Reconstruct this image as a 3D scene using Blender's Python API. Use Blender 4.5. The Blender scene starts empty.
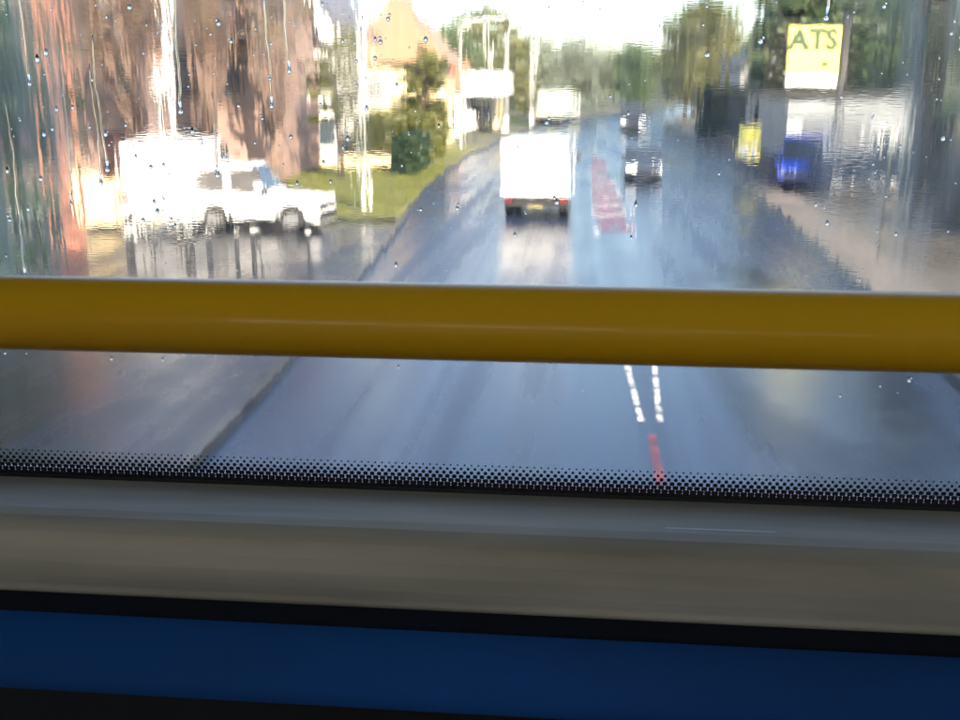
import bpy, bmesh, math, random
from mathutils import Vector, Matrix
R = math.radians
scene = bpy.context.scene
C = scene.collection
random.seed(11)

# ------------------------------------------------------------------ helpers
def link(o): C.objects.link(o); return o

def thing(name, label, cat, loc=(0, 0, 0), rz=0, group=None):
    o = link(bpy.data.objects.new(name, None)); o.location = loc; o.rotation_euler = (0, 0, rz)
    o.empty_display_size = .2
    o['label'] = label; o['category'] = cat
    if group: o['group'] = group
    return o

def tag(o, label=None, cat=None, group=None, kind=None):
    if label: o['label'] = label
    if cat: o['category'] = cat
    if group: o['group'] = group
    if kind: o['kind'] = kind
    return o

class MB:
    def __init__(s): s.v = []; s.f = []
    def add(s, vs, fs):
        n = len(s.v); s.v += [tuple(v) for v in vs]; s.f += [tuple(i + n for i in f) for f in fs]; return s
    def box(s, x0, x1, y0, y1, z0, z1):
        return s.add([(x0,y0,z0),(x1,y0,z0),(x1,y1,z0),(x0,y1,z0),(x0,y0,z1),(x1,y0,z1),(x1,y1,z1),(x0,y1,z1)],
                     [(0,3,2,1),(4,5,6,7),(0,1,5,4),(1,2,6,5),(2,3,7,6),(3,0,4,7)])
    def tube(s, pts, rad, n=10, cap=True):
        pts = [Vector(p) for p in pts]
        if not isinstance(rad, (list, tuple)): rad = [rad] * len(pts)
        vs = []; fs = []
        for i, p in enumerate(pts):
            a = pts[max(i - 1, 0)]; b = pts[min(i + 1, len(pts) - 1)]
            d = (b - a).normalized()
            u = d.orthogonal().normalized() if abs(d.z) < .99 else Vector((1, 0, 0))
            if abs(d.z) < .99: u = d.cross(Vector((0, 0, 1))).normalized()
            w = d.cross(u).normalized()
            for k in range(n):
                t = 2 * math.pi * k / n
                vs.append(p + (u * math.cos(t) + w * math.sin(t)) * rad[i])
        for i in range(len(pts) - 1):
            for k in range(n):
                fs.append((i*n+k, i*n+(k+1) % n, (i+1)*n+(k+1) % n, (i+1)*n+k))
        if cap:
            fs.append(tuple(range(n))[::-1]); fs.append(tuple((len(pts)-1)*n+k for k in range(n)))
        return s.add(vs, fs)
    def prism(s, poly, a0, a1, axis='x'):
        """poly of 2D points extruded along axis from a0 to a1"""
        n = len(poly)
        def P(p, a):
            if axis == 'x': return (a, p[0], p[1])
            if axis == 'y': return (p[0], a, p[1])
            return (p[0], p[1], a)
        return s.add([P(p, a0) for p in poly] + [P(p, a1) for p in poly],
                     [tuple(range(n))[::-1], tuple(range(n, 2*n))] + [(i, (i+1) % n, n+(i+1) % n, n+i) for i in range(n)])
    def build(s, name, mat, parent=None, bevel=0, smooth=False, off=None, loc=None):
        me = bpy.data.meshes.new(name)
        v = s.v
        if off is not None: v = [(a-off[0], b-off[1], c-off[2]) for a, b, c in v]
        me.from_pydata(v, [], s.f)
        bm = bmesh.new(); bm.from_mesh(me); bmesh.ops.recalc_face_normals(bm, faces=bm.faces) if len(s.f) < 4000 else None
        bm.to_mesh(me); bm.free()
        me.materials.append(mat)
        if smooth:
            for p in me.polygons: p.use_smooth = True
        o = link(bpy.data.objects.new(name, me))
        if parent: o.parent = parent
        if loc: o.location = loc
        if bevel:
            m = o.modifiers.new('bevel', 'BEVEL'); m.width = bevel; m.segments = 2; m.limit_method = 'ANGLE'; m.angle_limit = R(30)
        return o

def copy_tree(o, parent=None):
    c = o.copy(); C.objects.link(c); c.parent = parent
    for ch in [x for x in bpy.data.objects if x.parent == o and x != c]: copy_tree(ch, c)
    return c

# ------------------------------------------------------------------ materials
def new_mat(name):
    m = bpy.data.materials.new(name); m.use_nodes = True
    nt = m.node_tree; return m, nt, nt.nodes['Principled BSDF']

def mat(name, col, rough=.6, var=.25, scale=6, metal=0, bump=0, spec=.5, coat=0, stretch=(1, 1, 1), col2=None, emit=None):
    m, nt, p = new_mat(name)
    N = nt.nodes; L = nt.links
    p.inputs['Roughness'].default_value = rough; p.inputs['Metallic'].default_value = metal
    p.inputs['Specular IOR Level'].default_value = spec; p.inputs['Coat Weight'].default_value = coat
    tc = N.new('ShaderNodeTexCoord'); mp = N.new('ShaderNodeMapping'); mp.inputs['Scale'].default_value = stretch
    L.new(tc.outputs['Object'], mp.inputs[0])
    nz = N.new('ShaderNodeTexNoise'); nz.inputs['Scale'].default_value = scale; nz.inputs['Detail'].default_value = 6
    L.new(mp.outputs[0], nz.inputs['Vector'])
    rp = N.new('ShaderNodeMapRange'); rp.inputs[1].default_value = .3; rp.inputs[2].default_value = .7
    L.new(nz.outputs['Fac'], rp.inputs[0])
    mx = N.new('ShaderNodeMix'); mx.data_type = 'RGBA'
    a = tuple(c * (1 - var) for c in col) + (1,)
    b = tuple(min(1, c * (1 + var)) for c in col) + (1,) if col2 is None else tuple(col2) + (1,)
    mx.inputs[6].default_value = a; mx.inputs[7].default_value = b
    L.new(rp.outputs[0], mx.inputs[0]); L.new(mx.outputs[2], p.inputs['Base Color'])
    if bump:
        bp = N.new('ShaderNodeBump'); bp.inputs['Strength'].default_value = bump; bp.inputs['Distance'].default_value = .02
        L.new(nz.outputs['Fac'], bp.inputs['Height']); L.new(bp.outputs[0], p.inputs['Normal'])
    if emit:
        p.inputs['Emission Color'].default_value = tuple(col) + (1,); p.inputs['Emission Strength'].default_value = emit
    return m

def brick_mat(name, c1, c2, mortar, scale=1.0):
    m, nt, p = new_mat(name); N = nt.nodes; L = nt.links
    tc = N.new('ShaderNodeTexCoord'); sp = N.new('ShaderNodeSeparateXYZ'); L.new(tc.outputs['Object'], sp.inputs[0])
    ad = N.new('ShaderNodeMath'); L.new(sp.outputs[0], ad.inputs[0]); L.new(sp.outputs[1], ad.inputs[1])
    cb = N.new('ShaderNodeCombineXYZ'); L.new(ad.outputs[0], cb.inputs[0]); L.new(sp.outputs[2], cb.inputs[1])
    br = N.new('ShaderNodeTexBrick'); br.inputs['Scale'].default_value = 1 * scale
    br.inputs['Brick Width'].default_value = .225; br.inputs['Row Height'].default_value = .075; br.inputs['Mortar Size'].default_value = .01
    br.inputs['Color1'].default_value = (*c1, 1); br.inputs['Color2'].default_value = (*c2, 1); br.inputs['Mortar'].default_value = (*mortar, 1)
    L.new(cb.outputs[0], br.inputs['Vector'])
    nz = N.new('ShaderNodeTexNoise'); nz.inputs['Scale'].default_value = .9; nz.inputs['Detail'].default_value = 5; L.new(tc.outputs['Object'], nz.inputs['Vector'])
    mr = N.new('ShaderNodeMapRange'); mr.inputs[3].default_value = .6; mr.inputs[4].default_value = 1.35; L.new(nz.outputs['Fac'], mr.inputs[0])
    mx = N.new('ShaderNodeMix'); mx.data_type = 'RGBA'; mx.blend_type = 'MULTIPLY'; mx.inputs[0].default_value = 1
    L.new(br.outputs['Color'], mx.inputs[6]); L.new(mr.outputs[0], mx.inputs[7]); L.new(mx.outputs[2], p.inputs['Base Color'])
    p.inputs['Roughness'].default_value = .8
    return m

def leaf_mat(name, c1, c2, c3):
    m, nt, p = new_mat(name); N = nt.nodes; L = nt.links
    g = N.new('ShaderNodeNewGeometry'); cr = N.new('ShaderNodeValToRGB')
    cr.color_ramp.elements[0].color = (*c1, 1); cr.color_ramp.elements[1].color = (*c3, 1)
    e = cr.color_ramp.elements.new(.55); e.color = (*c2, 1)
    tc = N.new('ShaderNodeTexCoord'); nz = N.new('ShaderNodeTexNoise'); nz.inputs['Scale'].default_value = .9; L.new(tc.outputs['Object'], nz.inputs['Vector'])
    ad = N.new('ShaderNodeMath'); ad.operation = 'MULTIPLY_ADD'; ad.inputs[1].default_value = .5; L.new(g.outputs['Random Per Island'], ad.inputs[0])
    sb = N.new('ShaderNodeMath'); sb.operation = 'MULTIPLY_ADD'; sb.inputs[1].default_value = 1.2; sb.inputs[2].default_value = -.35; L.new(nz.outputs['Fac'], sb.inputs[0])
    L.new(sb.outputs[0], ad.inputs[2]); L.new(ad.outputs[0], cr.inputs[0]); L.new(cr.outputs[0], p.inputs['Base Color'])
    p.inputs['Roughness'].default_value = .45
    tr = N.new('ShaderNodeBsdfTranslucent'); L.new(cr.outputs[0], tr.inputs[0])
    ms = N.new('ShaderNodeMixShader'); ms.inputs[0].default_value = .4
    L.new(p.outputs[0], ms.inputs[1]); L.new(tr.outputs[0], ms.inputs[2]); L.new(ms.outputs[0], N['Material Output'].inputs[0])
    return m

def glass_pane_mat(name, tint=(.9, .95, .95), refl=.08):
    """thin flat pane: clear with a mirror share that grows at grazing angles"""
    m = bpy.data.materials.new(name); m.use_nodes = True; nt = m.node_tree; N = nt.nodes; L = nt.links
    N.remove(N['Principled BSDF'])
    t = N.new('ShaderNodeBsdfTransparent'); t.inputs[0].default_value = (*tint, 1)
    gl = N.new('ShaderNodeBsdfGlossy'); gl.inputs['Roughness'].default_value = .01
    fr = N.new('ShaderNodeFresnel'); fr.inputs[0].default_value = 1.45
    ms = N.new('ShaderNodeMixShader'); L.new(fr.outputs[0], ms.inputs[0]); L.new(t.outputs[0], ms.inputs[1]); L.new(gl.outputs[0], ms.inputs[2])
    L.new(ms.outputs[0], N['Material Output'].inputs[0]); return m

M = {}
M['asphalt_side'] = mat('forecourt tarmac', (.07, .07, .068), .3, .4, 1.2, bump=.2)
M['kerb'] = mat('kerb concrete', (.28, .27, .25), .4, .3, 3)
M['kerbstone'] = mat('wet kerb stone', (.02, .021, .023), .3, .5, 1.5)
M['white_paint'] = mat('road paint white', (.72, .72, .7), .4, .25, 9)
M['red_paint'] = mat('red surfacing', (.19, .035, .042), .35, .5, 1.8)
M['vwhite'] = mat('white vehicle paint', (.8, .8, .79), .25, .04, 3, coat=.5)
M['vblue'] = mat('blue vehicle paint', (.02, .05, .36), .25, .1, 3, coat=.6)
M['vdark'] = mat('dark vehicle paint', (.018, .02, .03), .22, .2, 3, coat=.7)
M['vsilver'] = mat('silver vehicle paint', (.3, .32, .34), .3, .08, 3, metal=.5, coat=.5)
M['vpale'] = mat('pale lorry paint', (.36, .39, .35), .4, .1, 2)
M['tyre'] = mat('tyre rubber', (.02, .02, .02), .7, .2, 12)
M['rim'] = mat('wheel rim', (.4, .4, .4), .35, .1, 8, metal=.7)
M['vglass'] = mat('vehicle glass', (.03, .035, .04), .06, .1, 2, spec=.8)
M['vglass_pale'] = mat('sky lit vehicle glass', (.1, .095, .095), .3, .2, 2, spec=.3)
M['black'] = mat('black plastic', (.02, .02, .022), .5, .2, 8)
M['redlamp'] = mat('red lamp lens', (.22, .015, .015), .3, .1, 5)
M['headlamp'] = mat('lit headlamp', (1, .97, .9), .2, .0, 5, emit=2.5)
M['numberplate'] = mat('number plate yellow', (.75, .58, .05), .4, .1, 5)
M['plate_dirty'] = mat('dirty number plate', (.25, .2, .08), .6, .4, 14)
M['brick'] = brick_mat('red brown brick', (.3, .17, .13), (.22, .125, .1), (.36, .3, .27))
M['brick_orange'] = brick_mat('orange brick', (.36, .12, .065), (.28, .09, .05), (.3, .22, .17))
M['brick_pink'] = brick_mat('pink brick', (.42, .25, .19), (.33, .18, .14), (.42, .36, .32))
M['brick_brown'] = brick_mat('brown wall brick', (.12, .07, .05), (.08, .05, .04), (.16, .13, .1))
M['render'] = mat('white render', (.78, .77, .72), .7, .08, 1.5)
M['cream'] = mat('cream render', (.72, .6, .36), .7, .12, 1.5)
M['grey_render'] = mat('grey render', (.35, .34, .36), .7, .12, 1.5)
M['slate'] = mat('slate roof', (.11, .105, .125), .55, .4, 5, bump=.3, stretch=(1, 1, 3))
M['tile_brown'] = mat('brown roof tile', (.26, .16, .09), .5, .35, 5, bump=.4, stretch=(1, 1, 4))
M['tile_red'] = mat('red roof tile', (.5, .14, .08), .5, .3, 5, bump=.4, stretch=(1, 1, 4))
M['frame'] = mat('window frame white', (.78, .78, .76), .4, .05, 3)
M['winglass'] = mat('window glass', (.05, .065, .08), .05, .3, .8, spec=.9)
M['door'] = mat('door paint', (.12, .05, .04), .35, .15, 4)
M['timber'] = mat('weathered timber', (.3, .22, .13), .7, .35, 4, stretch=(6, 6, .6), bump=.3)
M['steel'] = mat('galvanised steel', (.5, .5, .48), .4, .2, 4, metal=.4)
M['pole_white'] = mat('pale painted pole', (.72, .71, .66), .45, .12, 3)
M['bark'] = mat('bark', (.07, .052, .038), .85, .45, 5, bump=.8, stretch=(3, 3, .6))
M['sign_yellow'] = mat('sign yellow', (.86, .76, .16), .4, .05, 3)
M['sign_white'] = mat('sign white', (.82, .82, .78), .4, .05, 3)
M['sign_ink'] = mat('sign lettering', (.02, .055, .02), .5, .1, 5)
M['bluepanel'] = mat('blue painted panel', (.03, .06, .35), .4, .1, 3)
M['shutter'] = mat('ribbed shutter', (.16, .17, .19), .45, .2, 3, metal=.3)
M['clad_dark'] = mat('grey fascia board', (.22, .24, .25), .5, .2, 2)
M['clad'] = mat('pale cladding', (.26, .28, .29), .5, .3, 1.2)
M['leaf_olive'] = leaf_mat('olive leaves', (.06, .075, .018), (.13, .14, .035), (.24, .21, .07))
M['leaf_dark'] = leaf_mat('dark leaves', (.012, .028, .014), (.03, .06, .026), (.07, .11, .045))
M['leaf_green'] = leaf_mat('green leaves', (.045, .08, .03), (.09, .14, .055), (.16, .21, .09))
M['leaf_pale'] = leaf_mat('pale leaves', (.1, .13, .1), (.17, .21, .15), (.26, .29, .2))
M['leaf_dry'] = leaf_mat('dry hedge leaves', (.13, .11, .065), (.19, .16, .09), (.26, .21, .12))
M['grass'] = leaf_mat('grass blades', (.09, .11, .02), (.15, .165, .03), (.22, .21, .07))

def ground_mat():
    m, nt, p = new_mat('open ground'); N = nt.nodes; L = nt.links
    tc = N.new('ShaderNodeTexCoord'); nz = N.new('ShaderNodeTexNoise'); nz.inputs['Scale'].default_value = .05; nz.inputs['Detail'].default_value = 8
    L.new(tc.outputs['Object'], nz.inputs['Vector']); cr = N.new('ShaderNodeValToRGB')
    cr.color_ramp.elements[0].position = .4; cr.color_ramp.elements[0].color = (.055, .07, .03, 1)
    cr.color_ramp.elements[1].position = .62; cr.color_ramp.elements[1].color = (.12, .11, .08, 1)
    L.new(nz.outputs['Fac'], cr.inputs[0]); L.new(cr.outputs[0], p.inputs['Base Color']); p.inputs['Roughness'].default_value = .8
    return m
def wet_mat(name, base, r0, r1, coarse=.35, stretch=(1, .25, 1), spec=.5, bump=.15):
    """wet surface: patches of standing film (smooth) between damp rough stone"""
    m, nt, p = new_mat(name); N = nt.nodes; L = nt.links
    tc = N.new('ShaderNodeTexCoord'); mp = N.new('ShaderNodeMapping'); mp.inputs['Scale'].default_value = stretch
    L.new(tc.outputs['Object'], mp.inputs[0])
    a = N.new('ShaderNodeTexNoise'); a.inputs['Scale'].default_value = coarse; a.inputs['Detail'].default_value = 7; a.inputs['Roughness'].default_value = .6
    L.new(mp.outputs[0], a.inputs['Vector'])
    b = N.new('ShaderNodeTexNoise'); b.inputs['Scale'].default_value = 60; b.inputs['Detail'].default_value = 3; L.new(tc.outputs['Object'], b.inputs['Vector'])
    mp2 = N.new('ShaderNodeMapping'); mp2.inputs['Scale'].default_value = (1.6, .018, 1); L.new(tc.outputs['Object'], mp2.inputs[0])
    a2 = N.new('ShaderNodeTexNoise'); a2.inputs['Scale'].default_value = 1; a2.inputs['Detail'].default_value = 4; L.new(mp2.outputs[0], a2.inputs['Vector'])
    av = N.new('ShaderNodeMath'); av.operation = 'MULTIPLY_ADD'; av.inputs[1].default_value = .5; L.new(a2.outputs['Fac'], av.inputs[0])
    hv = N.new('ShaderNodeMath'); hv.operation = 'MULTIPLY'; hv.inputs[1].default_value = .5; L.new(a.outputs['Fac'], hv.inputs[0]); L.new(hv.outputs[0], av.inputs[2])
    cr = N.new('ShaderNodeMapRange'); cr.inputs[1].default_value = .4; cr.inputs[2].default_value = .6; cr.inputs[3].default_value = r0; cr.inputs[4].default_value = r1
    L.new(av.outputs[0], cr.inputs[0]); L.new(cr.outputs[0], p.inputs['Roughness'])
    c = N.new('ShaderNodeMapRange'); c.inputs[1].default_value = .3; c.inputs[2].default_value = .7; c.inputs[3].default_value = .65; c.inputs[4].default_value = 1.4
    L.new(a.outputs['Fac'], c.inputs[0])
    c2 = N.new('ShaderNodeMapRange'); c2.inputs[1].default_value = .3; c2.inputs[2].default_value = .7; c2.inputs[3].default_value = .7; c2.inputs[4].default_value = 1.3
    L.new(b.outputs['Fac'], c2.inputs[0])
    mu = N.new('ShaderNodeMath'); mu.operation = 'MULTIPLY'; L.new(c.outputs[0], mu.inputs[0]); L.new(c2.outputs[0], mu.inputs[1])
    mx = N.new('ShaderNodeMix'); mx.data_type = 'RGBA'; mx.blend_type = 'MULTIPLY'; mx.inputs[0].default_value = 1
    mx.inputs[6].default_value = (*base, 1); L.new(mu.outputs[0], mx.inputs[7]); L.new(mx.outputs[2], p.inputs['Base Color'])
    bp = N.new('ShaderNodeBump'); bp.inputs['Strength'].default_value = bump*1.6; bp.inputs['Distance'].default_value = .01
    L.new(b.outputs['Fac'], bp.inputs['Height']); L.new(bp.outputs[0], p.inputs['Normal'])
    p.inputs['Specular IOR Level'].default_value = spec
    return m
def wear(m, lo, hi, sc):
    nt = m.node_tree; N = nt.nodes; L = nt.links; p = N['Principled BSDF']
    tc = N.new('ShaderNodeTexCoord'); z = N.new('ShaderNodeTexNoise'); z.inputs['Scale'].default_value = sc; z.inputs['Detail'].default_value = 8; z.inputs['Roughness'].default_value = .7
    L.new(tc.outputs['Object'], z.inputs['Vector']); r = N.new('ShaderNodeMapRange'); r.inputs[1].default_value = lo; r.inputs[2].default_value = hi; L.new(z.outputs['Fac'], r.inputs[0])
    L.new(r.outputs[0], p.inputs['Alpha'])
wear(M['white_paint'], .42, .6, 3.5); wear(M['red_paint'], .38, .62, 1.6)
M['ground'] = ground_mat()
M['road'] = wet_mat('wet asphalt', (.011, .018, .04), .1, .36, spec=.45)
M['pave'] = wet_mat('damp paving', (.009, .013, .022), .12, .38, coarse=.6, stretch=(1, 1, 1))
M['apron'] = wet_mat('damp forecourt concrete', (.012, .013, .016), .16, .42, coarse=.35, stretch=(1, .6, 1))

# ------------------------------------------------------------------ setting
def struct(name, mb, m): return tag(mb.build(name, m), kind='structure')
struct('ground', MB().add([(-890, -290, -.012), (890, -290, -.012), (890, 1590, -.012), (-890, 1590, -.012)], [(0, 1, 2, 3)]), M['ground'])
KL = [(-4.1, -40), (-4.1, 5), (-4.75, 23), (-5.4, 32), (-6.1, 45), (-6.3, 60), (-5.5, 80), (-3.6, 100), (0, 122), (6, 146), (14, 170), (26, 200)]
KR = [(5.2, -40), (5.3, 8), (5.8, 22), (6.5, 38), (7.0, 52), (7.5, 66), (8.1, 84), (8.8, 104), (11, 128), (16, 152), (25, 178), (37, 208)]
def ribbon(a, b, z): 
    n = len(a); return MB().add([(x, y, z) for x, y in a] + [(x, y, z) for x, y in b], [(i, n+i, n+i+1, i+1) for i in range(n-1)])
def smooth_line(pts, step=3):
    out = []
    for i in range(len(pts)-1):
        p0 = Vector(pts[max(i-1, 0)]); p1 = Vector(pts[i]); p2 = Vector(pts[i+1]); p3 = Vector(pts[min(i+2, len(pts)-1)])
        for k in range(step):
            t = k/step
            out.append(tuple(.5*((2*p1)+(-p0+p2)*t+(2*p0-5*p1+4*p2-p3)*t*t+(-p0+3*p1-3*p2+p3)*t**3)))
    out.append(pts[-1]); return out
KL = smooth_line(KL); KR = smooth_line(KR)
struct('road', ribbon(KL, KR, 0), M['road'])
def shift(l, d): return [(x+d, y) for x, y in l]
def kerb(l, d):
    mb = MB(); o = shift(l, d)
    for i in range(len(l)-1):
        a, b, c, e = l[i], l[i+1], o[i+1], o[i]
        mb.add([(*a, 0), (*b, 0), (*b, .12), (*a, .12), (*c, .12), (*e, .12)], [(0, 1, 2, 3), (3, 2, 4, 5)])
    return mb
struct('kerb', kerb(KL, -.15), M['kerbstone']); struct('kerb', kerb(KR, .15), M['kerbstone'])
KL31 = [p for p in KL if p[1] <= 31]
struct('pavement', ribbon(shift(KL31, -2.3), shift(KL31, -.15), .118), M['pave'])
M['pave_right'] = wet_mat('damp paving slabs', (.13, .11, .09), .3, .6, coarse=.6, stretch=(1, 1, 1))
struct('pavement', ribbon(shift(KR, .15), shift(KR, 1.35), .118), M['pave_right'])
struct('forecourt', MB().add([(-30, 2, .112), (-6.2, 2, .112), (-6.3, 8, .112), (-7.0, 23, .112), (-7.4, 31, .112), (-30, 31, .112)], [(0, 1, 2, 3, 4, 5)]), M['apron'])
M['apron_right'] = wet_mat('damp concrete slabs', (.085, .075, .062), .24, .5, coarse=.35, stretch=(1, .6, 1))
struct('forecourt', MB().add([(6.8, 14, .108), (26, 14, .108), (26, 45.8, .108), (8.2, 45.8, .108), (7.7, 38, .108)], [(0, 1, 2, 3, 4)]), M['apron_right'])
M['lawn'] = mat('lawn soil and grass', (.12, .125, .035), .8, .35, 2)
struct('lawn', MB().add([(-14, 31.1, .113), (-5.5, 31.1, .113), (-5.58, 32, .113), (-5.98, 38.5, .113), (-6.27, 45, .113), (-6.47, 52, .113), (-6.47, 60, .113), (-6.2, 68, .113), (-16, 68, .113)], [tuple(range(9))]), M['lawn'])

M['puddle'] = wet_mat('shallow rain water on asphalt', (.014, .018, .026), .17, .24, spec=1.0, bump=.12)
def fade_out(m, cx, cy, rx, ry):   # a shallow film thins out towards its edge
    nt = m.node_tree; N = nt.nodes; L = nt.links
    tc = N.new('ShaderNodeTexCoord'); mp = N.new('ShaderNodeMapping'); mp.inputs['Location'].default_value = (-cx/rx, -cy/ry, 0); mp.inputs['Scale'].default_value = (1/rx, 1/ry, 1)
    L.new(tc.outputs['Object'], mp.inputs[0]); gr = N.new('ShaderNodeTexGradient'); gr.gradient_type = 'SPHERICAL'; L.new(mp.outputs[0], gr.inputs[0])
    z = N.new('ShaderNodeTexNoise'); z.inputs['Scale'].default_value = 1.2; z.inputs['Detail'].default_value = 5; L.new(tc.outputs['Object'], z.inputs[0])
    ad = N.new('ShaderNodeMath'); ad.operation = 'MULTIPLY_ADD'; ad.inputs[1].default_value = .5; L.new(z.outputs['Fac'], ad.inputs[0]); L.new(gr.outputs['Fac'], ad.inputs[2])
    mr = N.new('ShaderNodeMapRange'); mr.inputs[1].default_value = .35; mr.inputs[2].default_value = .75; L.new(ad.outputs[0], mr.inputs[0]); 
    g2 = N.new('ShaderNodeMapRange'); g2.inputs[2].default_value = .2; L.new(gr.outputs['Fac'], g2.inputs[0])
    mu = N.new('ShaderNodeMath'); mu.operation = 'MULTIPLY'; L.new(mr.outputs[0], mu.inputs[0]); L.new(g2.outputs[0], mu.inputs[1]); L.new(mu.outputs[0], N['Principled BSDF'].inputs['Alpha'])
fade_out(M['puddle'], 3.4, 17, 1.9, 9)
struct('puddle', MB().add([(1.5, 8, .004), (5.25, 8, .004), (5.3, 26, .004), (1.5, 26, .004)], [(0, 1, 2, 3)]), M['puddle'])
# painted hatching in the middle of the road
def quadstrip(pts, z): return MB().add([(x, y, z) for x, y in pts], [tuple(range(len(pts)))])
cl = [(.82, 12.5), (.62, 20), (.5, 28), (.36, 38), (.32, 51), (.5, 60)]
cr = [(1.12, 12.5), (1.42, 20), (1.56, 28), (1.55, 38), (1.42, 51), (1.1, 60)]
struct('red_surfacing', MB().add([(.62, 29.6, .004), (1.48, 29.6, .004), (1.47, 38, .004), (1.36, 51, .004), (1.05, 60, .004), (.55, 60, .004), (.4, 51, .004), (.46, 38, .004)], [(0, 1, 2, 3, 4, 5, 6, 7)])
       .add([(.88, 10.2, .004), (1.0, 10.2, .004), (1.0, 12.1, .004), (.9, 12.1, .004)], [(0, 1, 2, 3)]), M['red_paint'])
mk = MB()
def dash(line, d, y0, y1, w=.1):
    def X(y):
        for i in range(len(line)-1):
            if line[i][1] <= y <= line[i+1][1]:
                t = (y-line[i][1])/(line[i+1][1]-line[i][1]); return line[i][0]+(line[i+1][0]-line[i][0])*t
        return line[-1][0]
    mk.add([(X(y0)+d, y0, .008), (X(y0)+d+w, y0, .008), (X(y1)+d+w, y1, .008), (X(y1)+d, y1, .008)], [(0, 1, 2, 3)])
for y0, y1 in [(12.6, 16.6), (28.6, 31), (33, 36.5), (38.5, 42), (44, 47.5), (50, 54)]:
    dash(cl, 0, y0, y1, .07); dash(cr, -.07, y0, y1, .07)
for y in [33, 35.6, 38.2, 40.8, 43.4, 46, 48.6, 51.5]:
    mk.add([(.5, y, .0085), (1.4, y+.5, .0085), (1.4, y+.95, .0085), (.5, y+.45, .0085)], [(0, 1, 2, 3)])
for y in range(62, 110, 6): mk.add([(.75+(y-62)*.03, y, .008), (.87+(y-62)*.03, y, .008), (.95+(y-62)*.03, y+3, .008), (.83+(y-62)*.03, y+3, .008)], [(0, 1, 2, 3)])
struct('road_marking', mk, M['white_paint'])

# ------------------------------------------------------------------ vegetation
def leaf_clumps(rng, blobs, n, size, flat=1.0):
    """leaf-sized faces spread through the given ellipsoids, gathered in clumps"""
    mb = MB(); tot = sum(b[3]*b[4]*b[5] for b in blobs)
    for (cx, cy, cz, rx, ry, rz) in blobs:
        k = int(n*rx*ry*rz/tot)
        ncl = max(5, k//26); cls = []
        for _ in range(ncl):
            d = Vector((rng.gauss(0, 1), rng.gauss(0, 1), rng.gauss(0, 1))).normalized() * rng.uniform(.15, 1.0)**.6
            cls.append((cx+d.x*rx, cy+d.y*ry, cz+d.z*rz, rng.uniform(.22, .48)*(rx+ry+rz)/3))
        for _ in range(k):
            a = rng.choice(cls); d = Vector((rng.gauss(0, 1), rng.gauss(0, 1), rng.gauss(0, .8)))*a[3]*.6
            p = Vector(a[:3])+d; s = size*rng.uniform(.5, 1.3)
            u = Vector((rng.gauss(0, 1), rng.gauss(0, 1), rng.gauss(0, .6))).normalized(); w = u.orthogonal().normalized()
            w = (Matrix.Rotation(rng.uniform(0, 6.28), 3, u) @ w)
            t = u.cross(w)*.55
            mb.add([p-w*s, p+t*s, p+w*s, p-t*s], [(0, 1, 2, 3)])
    return mb

def tree(label, x, y, h, r, m, seed, n=3000, size=.22, crown0=.3, group=None, name='tree', conifer=False, z0=.1):
    n = int(n*1.7); rng = random.Random(seed); t = thing(name, label, 'tree', (x, y, z0-.05), 0, group)
    tr = MB(); top = Vector((rng.uniform(-.3, .3), rng.uniform(-.3, .3), h*.75))
    rad = max(.09, h*.022)
    tr.tube([(0, 0, 0), (top.x*.3, top.y*.3, h*.25), (top.x*.7, top.y*.7, h*.5), tuple(top)], [rad*1.25, rad*.9, rad*.6, rad*.2], 8)
    blobs = []
    if conifer:
        for k in range(6):
            f = k/6; rr = r*(1-f*.8); blobs.append((0, 0, h*(crown0+(1-crown0)*(f+.08)), rr, rr, h*.12))
    else:
        nb = 12
        for k in range(nb):
            a = k*2.4+rng.uniform(-.3, .3); f = (k+.5)/nb
            zz = h*(crown0+.1+(1-crown0)*.75*f); q = r*(.62-.35*abs(f-.35))*rng.uniform(.8, 1.2)
            bx, by = math.cos(a)*q, math.sin(a)*q; rr = r*rng.uniform(.42, .62)
            blobs.append((bx, by, zz, rr, rr, rr*rng.uniform(.8, 1.05)))
            st = Vector((top.x, top.y, 0))*.5+Vector((0, 0, h*(crown0*.7+.35*f)))
            tr.tube([st, (st+Vector((bx, by, zz)))/2+Vector((0, 0, .2)), (bx, by, zz)], [rad*.5, rad*.32, rad*.12], 6)
    tr.build('trunk', M['bark'], t, smooth=True)
    leaf_clumps(rng, blobs, n, size).build('crown', M[m], t)
    return t

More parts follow.
